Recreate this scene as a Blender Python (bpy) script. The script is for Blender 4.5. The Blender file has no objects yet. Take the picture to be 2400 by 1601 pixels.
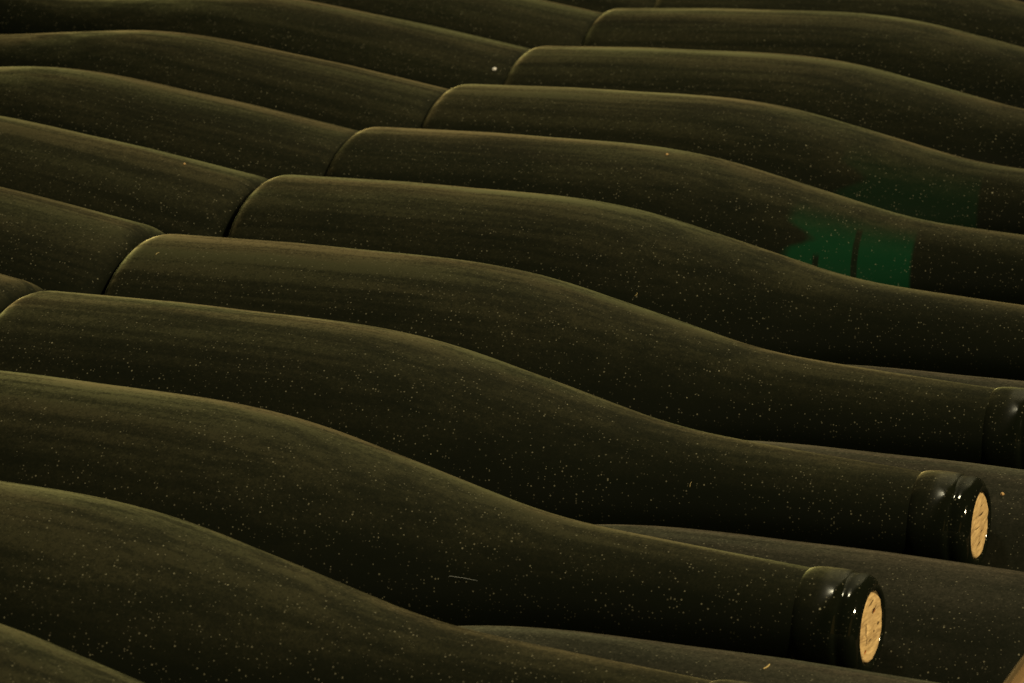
import bpy, bmesh, math, random
from mathutils import Vector, Matrix, noise

random.seed(7)
S = bpy.context.scene
COL = S.collection
MM = 0.001

# ------------------------------------------------------------------ camera
cam_data = bpy.data.cameras.new("camera")
cam = bpy.data.objects.new("camera", cam_data)
COL.objects.link(cam)
C_POS = Vector((534.455, -620.940, 293.784)) * MM
C_R = Vector((0.92164, 0.38696, -0.02903))
C_U = Vector((-0.07543, 0.25202, 0.96478))
C_F = Vector((-0.38064, 0.88699, -0.26146))
m = Matrix((C_R, C_U, -C_F)).transposed().to_4x4()
m.translation = C_POS
cam.matrix_world = m
cam_data.sensor_width = 36.0
cam_data.lens = 36.0 * 8250.59 / 2400.0
cam_data.clip_start = 0.02
cam_data.clip_end = 50.0
cam_data.dof.use_dof = True
cam_data.dof.focus_distance = 0.98
cam_data.dof.aperture_fstop = 60.0
S.camera = cam

# ------------------------------------------------------------------ world + lamps
world = bpy.data.worlds.new("World")
S.world = world
world.use_nodes = True
bg = world.node_tree.nodes["Background"]
bg.inputs[0].default_value = (1.0, 0.80, 0.52, 1)
bg.inputs[1].default_value = 0.010


def area(name, loc, target, size, power, color):
    d = bpy.data.lights.new(name, 'AREA')
    d.shape = 'DISK'
    d.size = size
    d.energy = power
    d.color = color
    o = bpy.data.objects.new(name, d)
    COL.objects.link(o)
    o.location = loc
    o.rotation_euler = (Vector(target) - Vector(loc)).to_track_quat('-Z', 'Y').to_euler()
    return o


area("ceiling_lamp", (-0.10, 0.10, 1.55), (0.12, 0.35, 0.0), 0.15, 6.8, (1.0, 0.90, 0.58))
area("added_back_fill", (0.10, 2.00, 1.55), (0.10, 0.35, 0.0), 0.9, 16.0, (1.0, 0.88, 0.48))  # unseen fill added behind the stack to brighten the dusty top edges
area("cellar_lamp", (1.55, -0.35, 0.90), (0.25, 0.20, 0.0), 0.12, 31.0, (1.0, 0.79, 0.46))
area("low_lamp", (-0.28, -1.25, 0.05), (0.25, 0.20, 0.0), 0.05, 0.5, (1.0, 0.82, 0.42))

S.view_settings.view_transform = 'Standard'
S.view_settings.look = 'None'
S.view_settings.exposure = 0.0
S.view_settings.gamma = 1.0
S.render.engine = 'CYCLES'
S.cycles.max_bounces = 4
S.cycles.diffuse_bounces = 2
S.cycles.glossy_bounces = 3
S.cycles.transmission_bounces = 0
S.cycles.transparent_max_bounces = 2


# ------------------------------------------------------------------ node helper
class NT:
    def __init__(self, name):
        self.mat = bpy.data.materials.new(name)
        self.mat.use_nodes = True
        self.t = self.mat.node_tree
        self.t.nodes.clear()
        self.out = self.t.nodes.new("ShaderNodeOutputMaterial")

    def n(self, typ, **kw):
        nd = self.t.nodes.new(typ)
        for k, v in kw.items():
            setattr(nd, k, v)
        return nd

    def put(self, sock, v):
        if isinstance(v, bpy.types.NodeSocket):
            self.t.links.new(v, sock)
        elif v is not None:
            if sock.type == 'RGBA' and len(v) == 3:
                v = (*v, 1)
            sock.default_value = v

    def math(self, op, a, b=None, c=None, clamp=False):
        nd = self.n("ShaderNodeMath", operation=op, use_clamp=clamp)
        for i, v in enumerate((a, b, c)):
            if v is not None:
                self.put(nd.inputs[i], v)
        return nd.outputs[0]

    def ramp(self, v, lo, hi, a=0.0, b=1.0, smooth=True):
        nd = self.n("ShaderNodeMapRange", interpolation_type='SMOOTHSTEP' if smooth else 'LINEAR')
        for i, q in enumerate((v, lo, hi, a, b)):
            self.put(nd.inputs[i], q)
        return nd.outputs[0]

    def mix(self, f, a, b):
        nd = self.n("ShaderNodeMix", data_type='RGBA')
        self.put(nd.inputs[0], f)
        self.put(nd.inputs[6], a)
        self.put(nd.inputs[7], b)
        return nd.outputs[2]

    def mixf(self, f, a, b):
        nd = self.n("ShaderNodeMix", data_type='FLOAT')
        self.put(nd.inputs[0], f)
        self.put(nd.inputs[2], a)
        self.put(nd.inputs[3], b)
        return nd.outputs[0]

    def noise(self, vec, scale, detail=3.0, rough=0.55, dist=0.0):
        nd = self.n("ShaderNodeTexNoise")
        self.put(nd.inputs["Vector"], vec)
        nd.inputs["Scale"].default_value = scale
        nd.inputs["Detail"].default_value = detail
        nd.inputs["Roughness"].default_value = rough
        nd.inputs["Distortion"].default_value = dist
        return nd.outputs[0]

    def voro(self, vec, scale):
        nd = self.n("ShaderNodeTexVoronoi")
        self.put(nd.inputs["Vector"], vec)
        nd.inputs["Scale"].default_value = scale
        return nd.outputs["Distance"], nd.outputs["Color"]

    def vmath(self, op, a, b=None):
        nd = self.n("ShaderNodeVectorMath", operation=op)
        self.put(nd.inputs[0], a)
        if b is not None:
            self.put(nd.inputs[1], b)
        return nd.outputs[0]

    def bump(self, h, strength, dist):
        nd = self.n("ShaderNodeBump")
        self.put(nd.inputs["Height"], h)
        nd.inputs["Strength"].default_value = strength
        nd.inputs["Distance"].default_value = dist
        return nd.outputs[0]

    def principled(self, **kw):
        p = self.n("ShaderNodeBsdfPrincipled")
        for k, v in kw.items():
            self.put(p.inputs[k.replace("_", " ")], v)
        self.t.links.new(p.outputs[0], self.out.inputs[0])
        return p


GLASS = (0.0038, 0.0054, 0.0030)
DUST = (0.150, 0.140, 0.070)
SPECK = (0.58, 0.56, 0.38)


def glass_material(name, dusty=1.0, patch=0.0, dust=DUST, sheen=(1.0, 0.98, 0.50), sheen_w=1.15, lip=0.0, streaky=0.50, strokes=True, s_left=(170.0, 178.0)):
    """dark green glass under cellar dust; the local x axis is the bottle's axis, local +z its upper side"""
    N = NT(name)
    tc = N.n("ShaderNodeTexCoord")
    oi = N.n("ShaderNodeObjectInfo")
    off = N.n("ShaderNodeCombineXYZ")
    N.put(off.inputs[0], N.math('MULTIPLY', oi.outputs["Random"], 7.3))
    N.put(off.inputs[1], N.math('MULTIPLY', oi.outputs["Random"], 3.1))
    N.put(off.inputs[2], N.math('MULTIPLY', oi.outputs["Random"], 5.7))
    P = N.vmath('ADD', tc.outputs["Object"], off.outputs[0])
    sep = N.n("ShaderNodeSeparateXYZ")
    N.put(sep.inputs[0], tc.outputs["Object"])
    nrm = N.n("ShaderNodeSeparateXYZ")
    N.put(nrm.inputs[0], tc.outputs["Normal"])
    # dust settles on what faces up
    up = N.ramp(nrm.outputs[2], -0.10, 1.0, 0.0, 1.0, smooth=False)
    up = N.math('POWER', N.math('MAXIMUM', up, 0.0), 3.3)
    # streaks along the axis, left by handling
    stv = N.vmath('MULTIPLY', P, (5.0, 210.0, 210.0))
    streak = N.noise(stv, 1.0, 2.0, 0.6)
    blot = N.noise(N.vmath('MULTIPLY', P, (16.0, 40.0, 40.0)), 1.0, 3.0, 0.6, 0.4)
    fine = N.noise(P, 1500.0, 2.0, 0.7)
    mott = N.noise(P, 620.0, 3.0, 0.7)
    s1 = N.math('MULTIPLY', N.ramp(streak, 0.36, 0.62, streaky, 1.16), N.ramp(mott, 0.33, 0.67, 0.62, 1.30, smooth=False))
    s2 = N.ramp(blot, 0.32, 0.66, 0.60, 1.18)
    s3 = N.ramp(fine, 0.30, 0.70, 0.55, 1.45, smooth=False)
    cover = N.math('MULTIPLY', N.math('MULTIPLY', up, s1), N.math('MULTIPLY', s2, s3))
    along = N.mixf(lip, N.ramp(N.math('MULTIPLY', sep.outputs[0], 1000.0), 190.0, 276.0, 1.0, 0.72), N.ramp(N.math('MULTIPLY', sep.outputs[0], 1000.0), 283.0, 290.5, 0.72, 0.12))
    cover = N.math('MULTIPLY', cover, N.ramp(oi.outputs['Random'], 0.0, 1.0, 0.84, 1.10, smooth=False))
    cover = N.math('MULTIPLY', N.math('MULTIPLY', cover, along), dusty, clamp=True)
    # single grains and flecks, lying in loose clusters
    clump = N.noise(P, 55.0, 2.0, 0.6)
    wob = N.noise(P, 2200.0, 1.0, 0.5)
    d1, c1 = N.voro(P, 420.0)
    cs1 = N.n("ShaderNodeSeparateColor")
    N.put(cs1.inputs[0], c1)
    r1 = N.math('MULTIPLY', N.ramp(cs1.outputs[0], 0.46, 1.0, 0.0, 0.112, smooth=False), N.ramp(clump, 0.38, 0.66, 0.35, 1.15))
    k1 = N.math('LESS_THAN', N.math('ADD', d1, N.math('MULTIPLY', N.math('SUBTRACT', wob, 0.5), 0.10)), r1)
    k1 = N.math('MULTIPLY', k1, N.math('POWER', N.ramp(cs1.outputs[1], 0.1, 1.0, 0.15, 0.66, smooth=False), 2.1))
    d2, c2 = N.voro(P, 1150.0)
    cs2 = N.n("ShaderNodeSeparateColor")
    N.put(cs2.inputs[0], c2)
    r2 = N.ramp(cs2.outputs[0], 0.30, 1.0, 0.0, 0.30, smooth=False)
    k2 = N.math('LESS_THAN', d2, r2)
    k2 = N.math('MULTIPLY', k2, N.ramp(cs2.outputs[1], 0.3, 1.0, 0.03, 0.19, smooth=False))
    speck = N.math('MAXIMUM', k1, k2)
    side = N.ramp(nrm.outputs[2], -0.35, 0.35, 0.05, 1.0)
    speck = N.math('MULTIPLY', N.math('MULTIPLY', speck, side), min(1.0, 0.25 + dusty), clamp=True)
    hue = N.ramp(N.noise(N.vmath('MULTIPLY', P, (9.0, 70.0, 70.0)), 1.0, 2.0, 0.5), 0.36, 0.64)
    tint = N.mix(hue, (sheen[0] * 0.92, sheen[1] * 1.02, sheen[2]), (min(1.0, sheen[0] * 1.06), sheen[1] * 0.88, sheen[2] * 0.92))
    base = N.mix(N.math('MULTIPLY', cover, 0.12), GLASS, dust)
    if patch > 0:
        # light glowing green through the shoulder, painted into the base colour
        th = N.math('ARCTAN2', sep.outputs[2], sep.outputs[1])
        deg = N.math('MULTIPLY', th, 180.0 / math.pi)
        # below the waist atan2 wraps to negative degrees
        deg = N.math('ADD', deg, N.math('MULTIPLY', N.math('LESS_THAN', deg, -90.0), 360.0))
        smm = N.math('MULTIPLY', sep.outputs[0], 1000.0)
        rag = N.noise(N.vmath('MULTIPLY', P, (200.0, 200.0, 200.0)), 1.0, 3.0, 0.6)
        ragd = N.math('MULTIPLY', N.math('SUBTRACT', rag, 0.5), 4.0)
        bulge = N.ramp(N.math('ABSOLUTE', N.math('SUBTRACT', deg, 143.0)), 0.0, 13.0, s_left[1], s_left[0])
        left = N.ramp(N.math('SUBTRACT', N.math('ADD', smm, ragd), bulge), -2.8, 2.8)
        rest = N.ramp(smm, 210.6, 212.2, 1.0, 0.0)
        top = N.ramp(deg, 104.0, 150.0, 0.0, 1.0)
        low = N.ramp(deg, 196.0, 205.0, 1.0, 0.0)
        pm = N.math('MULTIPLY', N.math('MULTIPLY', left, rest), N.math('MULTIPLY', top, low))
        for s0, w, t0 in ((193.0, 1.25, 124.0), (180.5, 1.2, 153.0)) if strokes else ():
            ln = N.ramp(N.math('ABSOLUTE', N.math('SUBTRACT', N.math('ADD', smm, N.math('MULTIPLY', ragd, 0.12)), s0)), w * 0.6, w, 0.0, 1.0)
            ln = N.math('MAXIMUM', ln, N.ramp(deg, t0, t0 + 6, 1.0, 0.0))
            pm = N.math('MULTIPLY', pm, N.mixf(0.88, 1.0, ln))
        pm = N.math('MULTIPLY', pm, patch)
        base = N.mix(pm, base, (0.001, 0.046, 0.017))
    base = N.mix(speck, base, SPECK)
    dirt = N.math('MAXIMUM', N.math('MULTIPLY', cover, 1.0, clamp=True), speck)
    film = N.ramp(nrm.outputs[2], -0.45, 0.45, 0.0, 1.0)
    edge = N.math('ADD', N.math('MULTIPLY', sep.outputs[0], 1000.0), N.math('MULTIPLY', N.math('SUBTRACT', blot, 0.5), 2.0))
    film = N.math('MULTIPLY', film, N.mixf(lip, 1.0, N.math('MAXIMUM', N.math('MULTIPLY', N.ramp(edge, 281.0, 287.5, 1.0, 0.0), N.ramp(nrm.outputs[2], 0.0, 0.6, 0.5, 1.0)), N.ramp(nrm.outputs[2], 0.78, 0.98, 0.0, 0.7))), clamp=True)
    rough = N.mixf(film, 0.07, 0.75)
    spec = N.mixf(N.math('POWER', film, 0.35), 0.5, 0.04)
    bmp = N.bump(fine, 0.12, 0.00012)
    N.principled(Base_Color=base, Roughness=rough, Specular_IOR_Level=spec, IOR=1.5,
                 Sheen_Weight=N.math('MULTIPLY', cover, sheen_w, clamp=True), Sheen_Roughness=0.31,
                 Sheen_Tint=tint, Normal=bmp)
    return N.mat


def cork_material(name, warm):
    N = NT(name)
    tc = N.n("ShaderNodeTexCoord")
    P = tc.outputs["Object"]
    rot = N.n("ShaderNodeVectorRotate", rotation_type='X_AXIS')
    N.put(rot.inputs["Vector"], P)
    rot.inputs["Angle"].default_value = warm
    Q = rot.outputs[0]
    grain = N.noise(N.vmath('MULTIPLY', Q, (500.0, 240.0, 1500.0)), 1.0, 4.0, 0.65)
    pore = N.noise(P, 1400.0, 3.0, 0.7)
    blot = N.noise(P, 260.0, 2.0, 0.5)
    band = N.noise(N.vmath('MULTIPLY', Q, (100.0, 60.0, 760.0)), 1.0, 2.0, 0.5, 0.6)
    col = N.mix(N.ramp(grain, 0.30, 0.70), (0.47, 0.325, 0.140), (0.75, 0.55, 0.265))
    col = N.mix(N.ramp(blot, 0.42, 0.68, 0.0, 0.45), col, (0.46, 0.32, 0.155))
    col = N.mix(N.ramp(pore, 0.60, 0.74, 0.0, 0.65), col, (0.20, 0.12, 0.05))
    col = N.mix(N.ramp(band, 0.61, 0.67, 0.0, 0.55), col, (0.24, 0.15, 0.065))
    h = N.math('ADD', N.math('MULTIPLY', grain, 0.6), N.math('MULTIPLY', pore, -0.5))
    N.principled(Base_Color=col, Roughness=0.85, Specular_IOR_Level=0.2, Normal=N.bump(h, 0.6, 0.0003))
    return N.mat


def plain_material(name, col, rough=0.8, var=0.3, scale=900.0):
    N = NT(name)
    tc = N.n("ShaderNodeTexCoord")
    v = N.noise(tc.outputs["Object"], scale, 3.0, 0.6)
    c2 = tuple(c * (1 - var) for c in col)
    N.principled(Base_Color=N.mix(N.ramp(v, 0.35, 0.65), c2, col), Roughness=rough, Specular_IOR_Level=0.25)
    return N.mat


def wood_material(name, light, dark):
    N = NT(name)
    tc = N.n("ShaderNodeTexCoord")
    g = N.noise(N.vmath('MULTIPLY', tc.outputs["Object"], (14.0, 260.0, 260.0)), 1.0, 4.0, 0.6, 0.3)
    f = N.noise(N.vmath('MULTIPLY', tc.outputs["Object"], (60.0, 900.0, 900.0)), 1.0, 3.0, 0.6)
    col = N.mix(N.ramp(g, 0.32, 0.68), dark, light)
    col = N.mix(N.ramp(f, 0.55, 0.75, 0.0, 0.4), col, dark)
    N.principled(Base_Color=col, Roughness=0.75, Specular_IOR_Level=0.25, Normal=N.bump(f, 0.4, 0.0003))
    return N.mat


M_GLASS = glass_material("dusty_green_glass")
M_PATCH = glass_material("dusty_glass_painted_glow", patch=0.56)  # green patch is transmitted light painted as albedo, here and in the fainter variant
M_PATCH2 = glass_material("dusty_glass_faint_painted_glow", patch=0.14, strokes=False, s_left=(163.0, 172.0))
M_LOWER = glass_material("greyer_dusty_glass", dust=(0.165, 0.152, 0.115), sheen=(1.0, 0.98, 0.66), sheen_w=0.5, dusty=0.8, streaky=0.78)
M_LIP = glass_material("lip_glass", lip=1.0)
M_CORK = [cork_material("cork_a", 0.12), cork_material("cork_b", -0.22)]
M_PIT = plain_material("cork_pit_dark", (0.075, 0.038, 0.014))
M_RUST = plain_material("cork_pit_orange", (0.42, 0.13, 0.02))
M_CRUMB = plain_material("cork_crumb", (0.55, 0.36, 0.16))
M_STRAW = plain_material("straw", (0.52, 0.40, 0.17))
M_GLINT = plain_material("painted_glint", (0.85, 0.86, 0.86), 0.5, 0.05)
M_REFLECTION = plain_material("reflection_streak", (0.5, 0.55, 0.55))
M_LINT = plain_material("lint", (0.42, 0.35, 0.16))
M_WOOD = wood_material("pale_wood", (0.78, 0.57, 0.30), (0.58, 0.39, 0.18))
M_SHELF = wood_material("dark_wood", (0.10, 0.065, 0.035), (0.05, 0.032, 0.018))

# ------------------------------------------------------------------ bottle meshes (local x = axis, base at 0, metres)
R0 = 40.5
L = 293.7
FIT = [(35, 40.5), (50, 40.45), (62, 40.15), (75, 39.75), (88, 39.5), (95, 39.3), (103.4, 38.99), (108.2, 38.71), (113.1, 38.38),
       (117.9, 37.93), (122.8, 37.40), (127.6, 36.78), (132.5, 36.03), (137.3, 35.16), (142.2, 34.18), (147.0, 33.09),
       (151.9, 31.90), (156.7, 30.70), (161.6, 29.52), (166.4, 28.34), (171.3, 27.14), (176.1, 25.92), (181.0, 24.69),
       (185.8, 23.46), (190.7, 22.24), (195.5, 21.05), (200.4, 19.98), (205.2, 19.07), (210.1, 18.29), (214.9, 17.65),
       (219.8, 17.13), (224.6, 16.70), (229.5, 16.31), (234.3, 15.93), (239.2, 15.56), (244.0, 15.19), (248.9, 14.83),
       (253.7, 14.48), (258.6, 14.14), (263.4, 13.81), (268.3, 13.47), (273.1, 13.15), (277.0, 12.90), (279.5, 12.75)]


def lathe(prof, seg, close_start=True, close_end=False, wob=0.0):
    bm = bmesh.new()
    rings = []
    for s, r in prof:
        ring = []
        for j in range(seg):
            a = 2 * math.pi * j / seg
            rr = r
            if wob:
                rr = r * (1 + wob * noise.noise(Vector((s * 0.02, 2.2 * math.cos(a), 2.2 * math.sin(a)))))
            ring.append(bm.verts.new((s * MM, rr * math.cos(a) * MM, rr * math.sin(a) * MM)))
        rings.append(ring)
    for a, b in zip(rings[:-1], rings[1:]):
        for j in range(seg):
            k = (j + 1) % seg
            bm.faces.new((a[j], a[k], b[k], b[j]))
    if close_start:
        bm.faces.new(list(reversed(rings[0])))
    if close_end:
        bm.faces.new(rings[-1])
    bmesh.ops.recalc_face_normals(bm, faces=bm.faces)
    for f in bm.faces:
        f.smooth = True
    return bm


def to_mesh(bm, name, mat):
    me = bpy.data.meshes.new(name)
    bm.to_mesh(me)
    bm.free()
    me.materials.append(mat)
    return me


rc = 6.5
HA = 8.0
body_prof = [(16, 3.0), (15, 10), (11, 18), (6, 25), (2.0, 30), (0.4, 33), (0.0, R0 - rc * 0.9)]       # hollow punt
for i in range(1, 11):
    a = i / 10 * math.pi / 2
    body_prof.append((HA * (1 - math.cos(a)), R0 - rc * 0.9 * (1 - math.sin(a))))
body_prof += [(15, 40.5), (25, 40.5)] + FIT
BODY = to_mesh(lathe(body_prof, 128, True, True), "glass_body", M_GLASS)
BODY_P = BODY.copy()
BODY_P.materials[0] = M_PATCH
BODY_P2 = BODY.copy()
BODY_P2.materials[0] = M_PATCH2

lip_prof = [(276.6, 12.6), (277.2, 12.98), (277.8, 13.22), (278.5, 13.42), (279.4, 13.56), (281.0, 13.66), (284.0, 13.66), (286.2, 13.63),
            (287.0, 13.55), (287.6, 13.36), (288.0, 13.12), (288.3, 12.97), (288.8, 12.95), (289.4, 13.03), (290.2, 13.10), (291.1, 13.02),
            (292.0, 12.74), (292.8, 12.22), (293.4, 11.50), (293.85, 10.70), (293.9, 9.95), (293.65, 9.3), (293.0, 8.95), (291.0, 8.85), (286.0, 8.85)]
BODY_L = BODY.copy()
BODY_L.materials[0] = M_LOWER

LIP = to_mesh(lathe(lip_prof, 96, False, False, 0.006), "lip_ring", M_LIP)


def cork_mesh(name, seed, mat, cr=8.70):
    """cork cylinder with an uneven cut face, ragged rim and a few lenticel pits"""
    rnd = random.Random(seed)
    bm = bmesh.new()
    NR, SEG = 22, 84
    grooves = []
    for i in range(6):
        a = 0.10 if seed % 2 else -0.05
        a += rnd.uniform(-0.12, 0.12)
        grooves.append((rnd.uniform(-7, 7), rnd.uniform(-6, 6), a, rnd.uniform(1.5, 5.0), rnd.uniform(0.18, 0.4), rnd.uniform(0.15, 0.4)))

    def h(y, z):
        v = 0.30 * noise.noise(Vector((y * 0.28, z * 0.28, seed))) + 0.10 * noise.noise(Vector((y * 1.3, z * 1.3, seed + 5)))
        for gy, gz, a, ln, w, d in grooves:
            dy, dz = y - gy, z - gz
            u = dy * math.cos(a) + dz * math.sin(a)
            q = -dy * math.sin(a) + dz * math.cos(a)
            v -= d * math.exp(-(q / w) ** 2) * (1 / (1 + math.exp((abs(u) - ln) * 3)))
        return v

    def rag(j):
        a = 2 * math.pi * j / SEG
        return 0.14 * noise.noise(Vector((3 * math.cos(a), 3 * math.sin(a), seed))) + 0.10 * noise.noise(Vector((11 * math.cos(a), 11 * math.sin(a), seed)))
    rings = []
    c0 = bm.verts.new(((L - 0.15 + h(0, 0)) * MM, 0, 0))
    for i in range(1, NR + 1):
        f = i / NR
        ring = []
        for j in range(SEG):
            a = 2 * math.pi * j / SEG
            r = cr * f * (1 + (rag(j) / cr if i >= NR - 1 else 0))
            y, z = r * math.cos(a), r * math.sin(a)
            x = L - 0.15 + h(y, z) - (0.35 if i == NR else 0.0)
            ring.append(bm.verts.new((x * MM, y * MM, z * MM)))
        rings.append(ring)
    ring = [bm.verts.new(((L - 45) * MM, (cr - 0.05) * math.cos(2 * math.pi * j / SEG) * MM, (cr - 0.05) * math.sin(2 * math.pi * j / SEG) * MM)) for j in range(SEG)]
    rings.append(ring)
    for j in range(SEG):
        bm.faces.new((c0, rings[0][j], rings[0][(j + 1) % SEG]))
    for a, b in zip(rings[:-1], rings[1:]):
        for j in range(SEG):
            k = (j + 1) % SEG
            bm.faces.new((a[j], b[j], b[k], a[k]))
    bm.faces.new(list(reversed(ring)))
    bmesh.ops.recalc_face_normals(bm, faces=bm.faces)
    for f in bm.faces:
        f.smooth = True
    return to_mesh(bm, name, mat)


CORK = [cork_mesh("cork", 1, M_CORK[0]), cork_mesh("cork", 2, M_CORK[1])]


def blob_mesh(name, mat, dims, seed, sub=2, rough=0.35):
    bm = bmesh.new()
    bmesh.ops.create_icosphere(bm, subdivisions=sub, radius=1.0)
    for v in bm.verts:
        k = 1 + rough * noise.noise(v.co * 1.7 + Vector((seed * 3.1, 0, 0)))
        v.co = Vector((v.co.x * dims[0] * k, v.co.y * dims[1] * k, v.co.z * dims[2] * k)) * MM
    for f in bm.faces:
        f.smooth = False
    return to_mesh(bm, name, mat)


# ------------------------------------------------------------------ placing
def tag(o, label=None, cat=None, group=None, kind=None):
    if label:
        o["label"] = label
    if cat:
        o["category"] = cat
    if group:
        o["group"] = group
    if kind:
        o["kind"] = kind
    return o


def frame_of(o, yaw, pit, sg):
    ax = Vector((sg * math.cos(pit) * math.cos(yaw), sg * math.sin(yaw) * math.cos(pit), math.sin(pit)))
    v = Vector((0, 0, 1)).cross(ax).normalized()
    w = ax.cross(v)
    mt = Matrix((ax, v, w)).transposed().to_4x4()
    mt.translation = Vector(o) * MM
    return mt


ROOTS = {}


def child(name, me, parent):
    o = bpy.data.objects.new(name, me)
    COL.objects.link(o)
    o.parent = parent
    return o


def bottle(key, o, yaw, pit, sg, label, group, body=None, cork=0):
    root = bpy.data.objects.new("wine_bottle", None)
    root.empty_display_size = 0.02
    COL.objects.link(root)
    root.matrix_world = frame_of(o, yaw, pit, sg)
    tag(root, label, "bottle", group)
    child("glass_body", body or BODY, root)
    child("lip_ring", LIP, root)
    c = child("cork", CORK[cork], root)
    ROOTS[key] = root
    return root, c


PY = 81.73
# right-hand row: bases at the left, mouths at the right
A = {0: ((-0.59, -0.12, -0.2), -0.0019, -0.0031), 1: ((1.63, 81.66, -0.36), -0.003, -0.0081), 2: ((-0.87, 163.95, 0.65), -0.0126, -0.0086),
     3: ((2.75, 245.27, 0.37), 0.0017, -0.0085), 4: ((0.7, 326.35, -1.3), 0.0046, -0.0005), 5: ((2.39, 408.99, 0.27), -0.0013, 0.0027),
     6: ((-2.08, 490.19, 0.03), 0.0029, 0.0068), 7: ((-1.76, 572.04, -0.06), 0.0033, 0.017), 8: ((-3.2, 653.51, -0.3), 0.0067, 0.0282),
     9: ((-2.2, 735.48, 1.02), 0.0092, 0.0376), 10: ((-2.5, 817.4, 0.6), 0.006, 0.036)}
A_LABEL = {
    0: "dusty wine bottle shoulder cut off by the bottom left corner, nearest of all the bottles",
    1: "dusty wine bottle running from left edge to bottom edge, its mouth cut off below",
    2: "dusty wine bottle with an orange-pitted cork, the nearer of the two corks in view",
    3: "dusty wine bottle with a diagonally grained cork at right edge, farther of two corks",
    4: "dusty wine bottle whose glass collar is just cut by the right edge, no cork visible",
    5: "dusty wine bottle directly behind the one whose collar touches the right edge, no green patch",
    6: "dusty wine bottle with the bright green patch of painted light and dark strokes on its shoulder",
    7: "dusty wine bottle with the fainter green patch of painted light, next behind the bright green one",
    8: "dusty wine bottle in right-hand row, next behind the faint green patch bottle",
    9: "dusty wine bottle in right-hand row, farthest whose rounded base is fully in view",
    10: "dusty wine bottle cut off by the top edge, farthest in the right-hand row",
}
for k, (o, yaw, pit) in A.items():
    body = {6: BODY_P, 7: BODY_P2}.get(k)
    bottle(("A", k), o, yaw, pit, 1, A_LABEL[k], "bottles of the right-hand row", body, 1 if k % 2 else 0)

# left-hand row: bases against the first row, necks up to the left
Cc = {3: ((-1.68, 247.0, 1.69), -0.024, 0.1721), 4: ((-3.44, 327.33, 0.24), -0.024, 0.1702), 5: ((-3.66, 408.65, -1.46), -0.024, 0.1662),
      6: ((-5.0, 489.89, -2.31), -0.024, 0.1697), 7: ((-4.8, 571.95, -2.96), -0.024, 0.1685), 8: ((-5.6, 653.67, -1.92), -0.024, 0.1681),
      9: ((-4.8, 735.47, -1.77), -0.024, 0.1593), 10: ((-3.7, 817.2, -1.6), -0.024, 0.162)}
C_LABEL = {
    3: "dusty bottle end showing as a small sliver at the left edge, nearest of left-hand row",
    4: "dusty bottle in left-hand row, second from front, only its rear body in view",
    5: "dusty bottle in left-hand row with a pale crumb on its body",
    6: "dusty bottle in left-hand row, fourth from front, shoulder just inside left edge",
    7: "dusty bottle in left-hand row with its whole shoulder and part of its neck in view",
    8: "dusty bottle in left-hand row with a tiny white blob painted as a glint beside its base",
    9: "dusty bottle in left-hand row, only its base end showing below the top edge",
    10: "dusty bottle in left-hand row at the top edge, farthest sliver behind the others",
}
for k, (o, yaw, pit) in Cc.items():
    bottle(("C", k), o, yaw, pit, -1, C_LABEL[k], "bottles of the left-hand row", None, k % 2)

# lower layer: lies under the necks of the right-hand row, necks to the left
Bz = {0: -42.51, 1: -41.77, 2: -41.71, 3: -40.82, 4: -41.6, 5: -41.9, 6: -41.3, 7: -41.8}
B_LABEL = {
    0: "dusty bottle of the lower layer with a straw bit on it, at the bottom edge",
    1: "dusty bottle of the lower layer directly behind the neck of the nearer corked bottle",
    2: "dusty bottle of the lower layer directly behind the neck of the farther corked bottle",
    3: "dusty bottle of the lower layer, thin strip above the collar cut by right edge",
    4: "dark bottle of the lower layer between the necks below the bright green patch",
    5: "dark bottle of the lower layer under the necks of the two green patch bottles",
    6: "dark bottle of the lower layer just behind the neck of the faint green patch bottle",
    7: "dark bottle of the lower layer, farthest one, under the hindmost necks at right",
}
for k, z in Bz.items():
    bottle(("B", k), (327.62, 120.52 + 81.73 * k, z), 0.0, 0.0453, -1, B_LABEL[k], "bottles of the lower layer", BODY_L, k % 2)


# ------------------------------------------------------------------ pits in the two visible corks (parts of the cork)
def pit(root_key, y, z, ang, ln, w, mat, name="cork_pit", prox=0.0):
    root = ROOTS[root_key]
    ck = [c for c in root.children if c.name.startswith("cork")][0]
    me = blob_mesh(name, mat, (0.10, ln, w), int(abs(y * 100 + z * 10)), 2, 0.8)
    o = child(name, me, ck)
    o.location = ((L - 0.06 + prox) * MM, y * MM, z * MM)
    o.rotation_euler = (ang, 0, 0)
    return o


for y, z, a, ln, w, mt, nm in ((1.3, 4.05, 0.15, 0.95, 0.42, M_PIT, "cork_pit"), (1.9, 3.75, 0.1, 0.8, 0.30, M_RUST, "orange_pit"), (3.2, 4.6, 0.15, 0.8, 0.16, M_PIT, "cork_pit"),
                               (-0.2, 6.6, 0.2, 1.5, 0.13, M_PIT, "cork_crack"), (-5.0, -4.6, 0.2, 0.9, 0.26, M_RUST, "orange_pit"), (-5.4, -4.3, 0.25, 0.6, 0.16, M_PIT, "cork_pit"),
                               (-4.4, 0.6, 1.5, 1.7, 0.07, M_PIT, "cork_crack"), (-4.0, -2.2, 1.3, 0.9, 0.17, M_PIT, "cork_crack"), (5.3, -0.5, 0.3, 0.6, 0.22, M_PIT, "cork_pit"),
                               (1.9, -1.4, 0.7, 0.32, 0.2, M_PIT, "cork_pit"), (-1.1, -2.8, 0.1, 0.9, 0.10, M_PIT, "cork_crack")):
    pit(("A", 2), y, z, a, ln, w, mt, nm)
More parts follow.
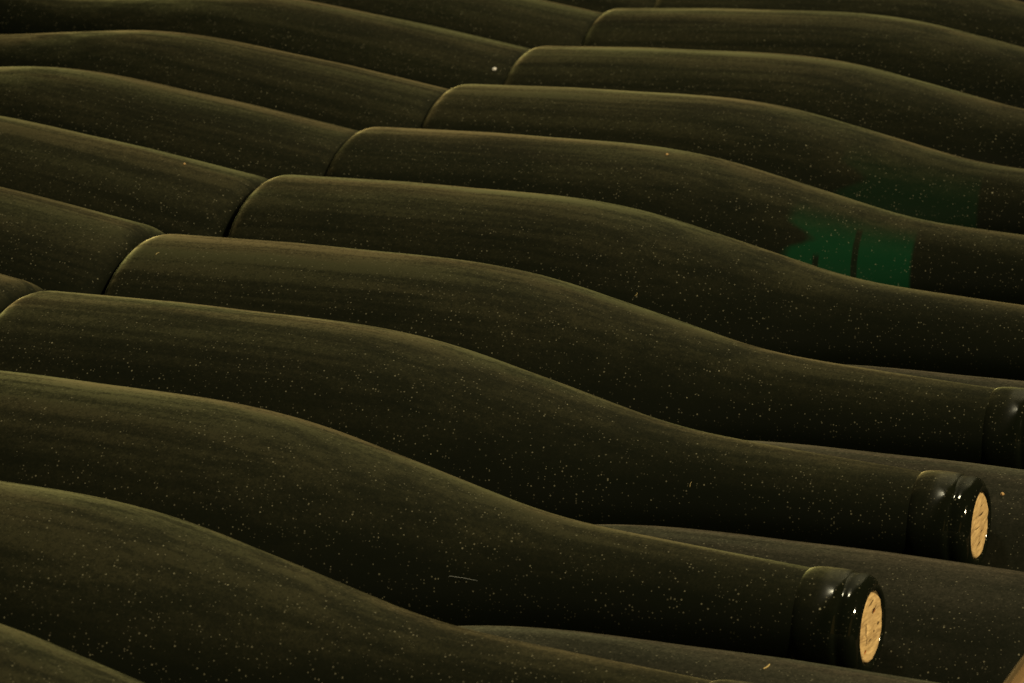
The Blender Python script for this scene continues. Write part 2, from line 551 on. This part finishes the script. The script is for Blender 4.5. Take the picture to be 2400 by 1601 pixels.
for y, z, a, ln, w in ((-0.6, -2.6, 0.3, 0.28, 0.18), (1.4, -1.9, 0.05, 1.1, 0.08), (-2.6, 0.2, -0.05, 1.8, 0.09), (1.2, 2.9, 0.1, 1.6, 0.08), (-1.6, -4.6, 0.1, 1.9, 0.09), (0.6, 5.4, 0.05, 1.2, 0.07)):
    pit(("A", 3), y, z, a, ln, w, M_PIT, "cork_crack")

# ------------------------------------------------------------------ crumbs, straw and lint on the glass, plus a painted glint and reflection line
def prof_r(s):
    if s < FIT[0][0]:
        return 40.5 if s > rc else R0 - rc * 0.9 * (1 - math.sin(math.acos(max(0, min(1, 1 - s / rc)))))
    for (a, ra), (b, rb) in zip(FIT[:-1], FIT[1:]):
        if a <= s <= b:
            return ra + (rb - ra) * (s - a) / (b - a)
    return 12.7


def on_glass(key, s, deg, me, name, label, cat, spin=0.0, lift=0.0, group=None):
    root = ROOTS[key]
    a = math.radians(deg)
    r = prof_r(s) + lift
    n = Vector((0, math.cos(a), math.sin(a)))
    x = Vector((1, 0, 0))
    t = n.cross(x)
    loc = Matrix((x, t, n)).transposed().to_4x4()
    loc.translation = Vector((s * MM, n.y * r * MM, n.z * r * MM))
    o = bpy.data.objects.new(name, me)
    COL.objects.link(o)
    o.matrix_world = root.matrix_world @ loc @ Matrix.Rotation(spin, 4, 'Z')
    tag(o, label, cat, group)
    return o


def fibre_mesh(name, mat, ln, r, bend, seed):
    bm = bmesh.new()
    n = 8
    rings = []
    for i in range(n + 1):
        f = i / n
        x = (f - 0.5) * ln
        y = bend * math.sin(f * math.pi) + 0.25 * bend * noise.noise(Vector((f * 4, seed, 0)))
        z = r * 0.8 + 0.25 * abs(noise.noise(Vector((f * 3, seed, 4)))) * r
        rr = r * (0.35 + 0.65 * math.sin(math.pi * (0.12 + 0.8 * f)))
        rings.append([bm.verts.new(Vector((x, y + rr * math.cos(q), z + rr * math.sin(q))) * MM) for q in [2 * math.pi * j / 6 for j in range(6)]])
    for a, b in zip(rings[:-1], rings[1:]):
        for j in range(6):
            bm.faces.new((a[j], a[(j + 1) % 6], b[(j + 1) % 6], b[j]))
    bm.faces.new(list(reversed(rings[0])))
    bm.faces.new(rings[-1])
    bmesh.ops.recalc_face_normals(bm, faces=bm.faces)
    return to_mesh(bm, name, mat)


on_glass(("B", 0), 50.6, 91.0, fibre_mesh("straw_bit", M_STRAW, 3.6, 0.20, 0.25, 3), "straw_bit",
         "short upright straw bit on the lower bottle at the bottom edge", "straw", math.radians(85))
on_glass(("B", 2), 34.1, 73.1, blob_mesh("crumb", M_CRUMB, (0.55, 0.5, 0.4), 4), "crumb",
         "tan cork crumb on the lower bottle just right of the farther cork", "crumb", 0.3, 0.2)
on_glass(("C", 5), 29.3, 88.6, blob_mesh("crumb", M_CRUMB, (0.45, 0.5, 0.4), 5), "crumb",
         "pale crumb on a bottle of the left-hand row", "crumb", 1.3, 0.15)
on_glass(("A", 6), 121.2, 95.1, blob_mesh("crumb", M_CRUMB, (0.55, 0.35, 0.35), 6), "crumb",
         "tan crumb on the shoulder crest of the bright green patch bottle", "crumb", 0.6, 0.15)
on_glass(("A", 4), 13.7, 108.2, fibre_mesh("lint", M_LINT, 1.7, 0.12, 0.4, 6), "lint",
         "curled pale lint near the rounded base of the cut-collar bottle", "lint", math.radians(75))
on_glass(("A", 5), 145.5, 149.7, fibre_mesh("lint", M_LINT, 1.5, 0.11, -0.35, 8), "lint",
         "yellowish lint on the shoulder side of the bottle in front of green patch", "lint", math.radians(60))
on_glass(("A", 3), 217.5, 151.2, fibre_mesh("lint", M_LINT, 1.5, 0.09, 0.15, 9), "lint",
         "thin upright fibre on the neck of the farther corked bottle", "lint", math.radians(80))

on_glass(("C", 8), 8.3, 61.6, blob_mesh("painted_glint", M_GLINT, (0.85, 0.8, 0.6), 11), "painted_glint",  # white blob stands in for a glint of light
         "tiny white blob painted as a glint in the notch between two bottle bases near the top", "glint_mark", 0.2, 0.25)

on_glass(("A", 2), 190.0, 160.0, fibre_mesh("reflection_streak", M_REFLECTION, 15.0, 0.04, 0.25, 15), "reflection_streak",  # pale fibre stands in for a faint reflection line on the glass
         "thin pale fibre painted as a reflection low on the shoulder side of the nearer corked bottle", "reflection_streak", 0.0)

# ------------------------------------------------------------------ wood around the stack
def beam(name, size, loc, rot, mat, bev=1.5):
    bm = bmesh.new()
    bmesh.ops.create_cube(bm, size=1.0)
    for v in bm.verts:
        v.co = Vector((v.co.x * size[0], v.co.y * size[1], v.co.z * size[2])) * MM
    bmesh.ops.bevel(bm, geom=list(bm.edges), offset=bev * MM, segments=3, profile=0.6, affect='EDGES')
    o = bpy.data.objects.new(name, to_mesh(bm, name, mat))
    COL.objects.link(o)
    o.location = Vector(loc) * MM
    o.rotation_euler = rot
    return o


FLOOR = -84.5
tag(beam("rack_shelf", (1100, 1250, 20), (20, 380, FLOOR - 10), (0, 0, 0), M_SHELF), kind="structure")
# leaning slat: upper left edge passes through (363.4, 20, 42.7) and (367.5, 20, 49.1)
tilt = math.atan2(6.4, 4.1)
d = Vector((math.cos(tilt), 0, math.sin(tilt)))
nn = Vector((math.sin(tilt), 0, -math.cos(tilt)))
mid = Vector((363.4, 29, 42.7)) + nn * 20
t0 = (FLOOR - mid.z) / d.z
lo = mid + d * (t0 + 12)
hi = mid + d * 60
cen = (lo + hi) / 2
tag(beam("wooden_slat", ((hi - lo).length, 18, 40), cen, (0, -tilt, 0), M_WOOD, 2.5),
    "pale wooden slat edge showing in the bottom right corner", "slat")
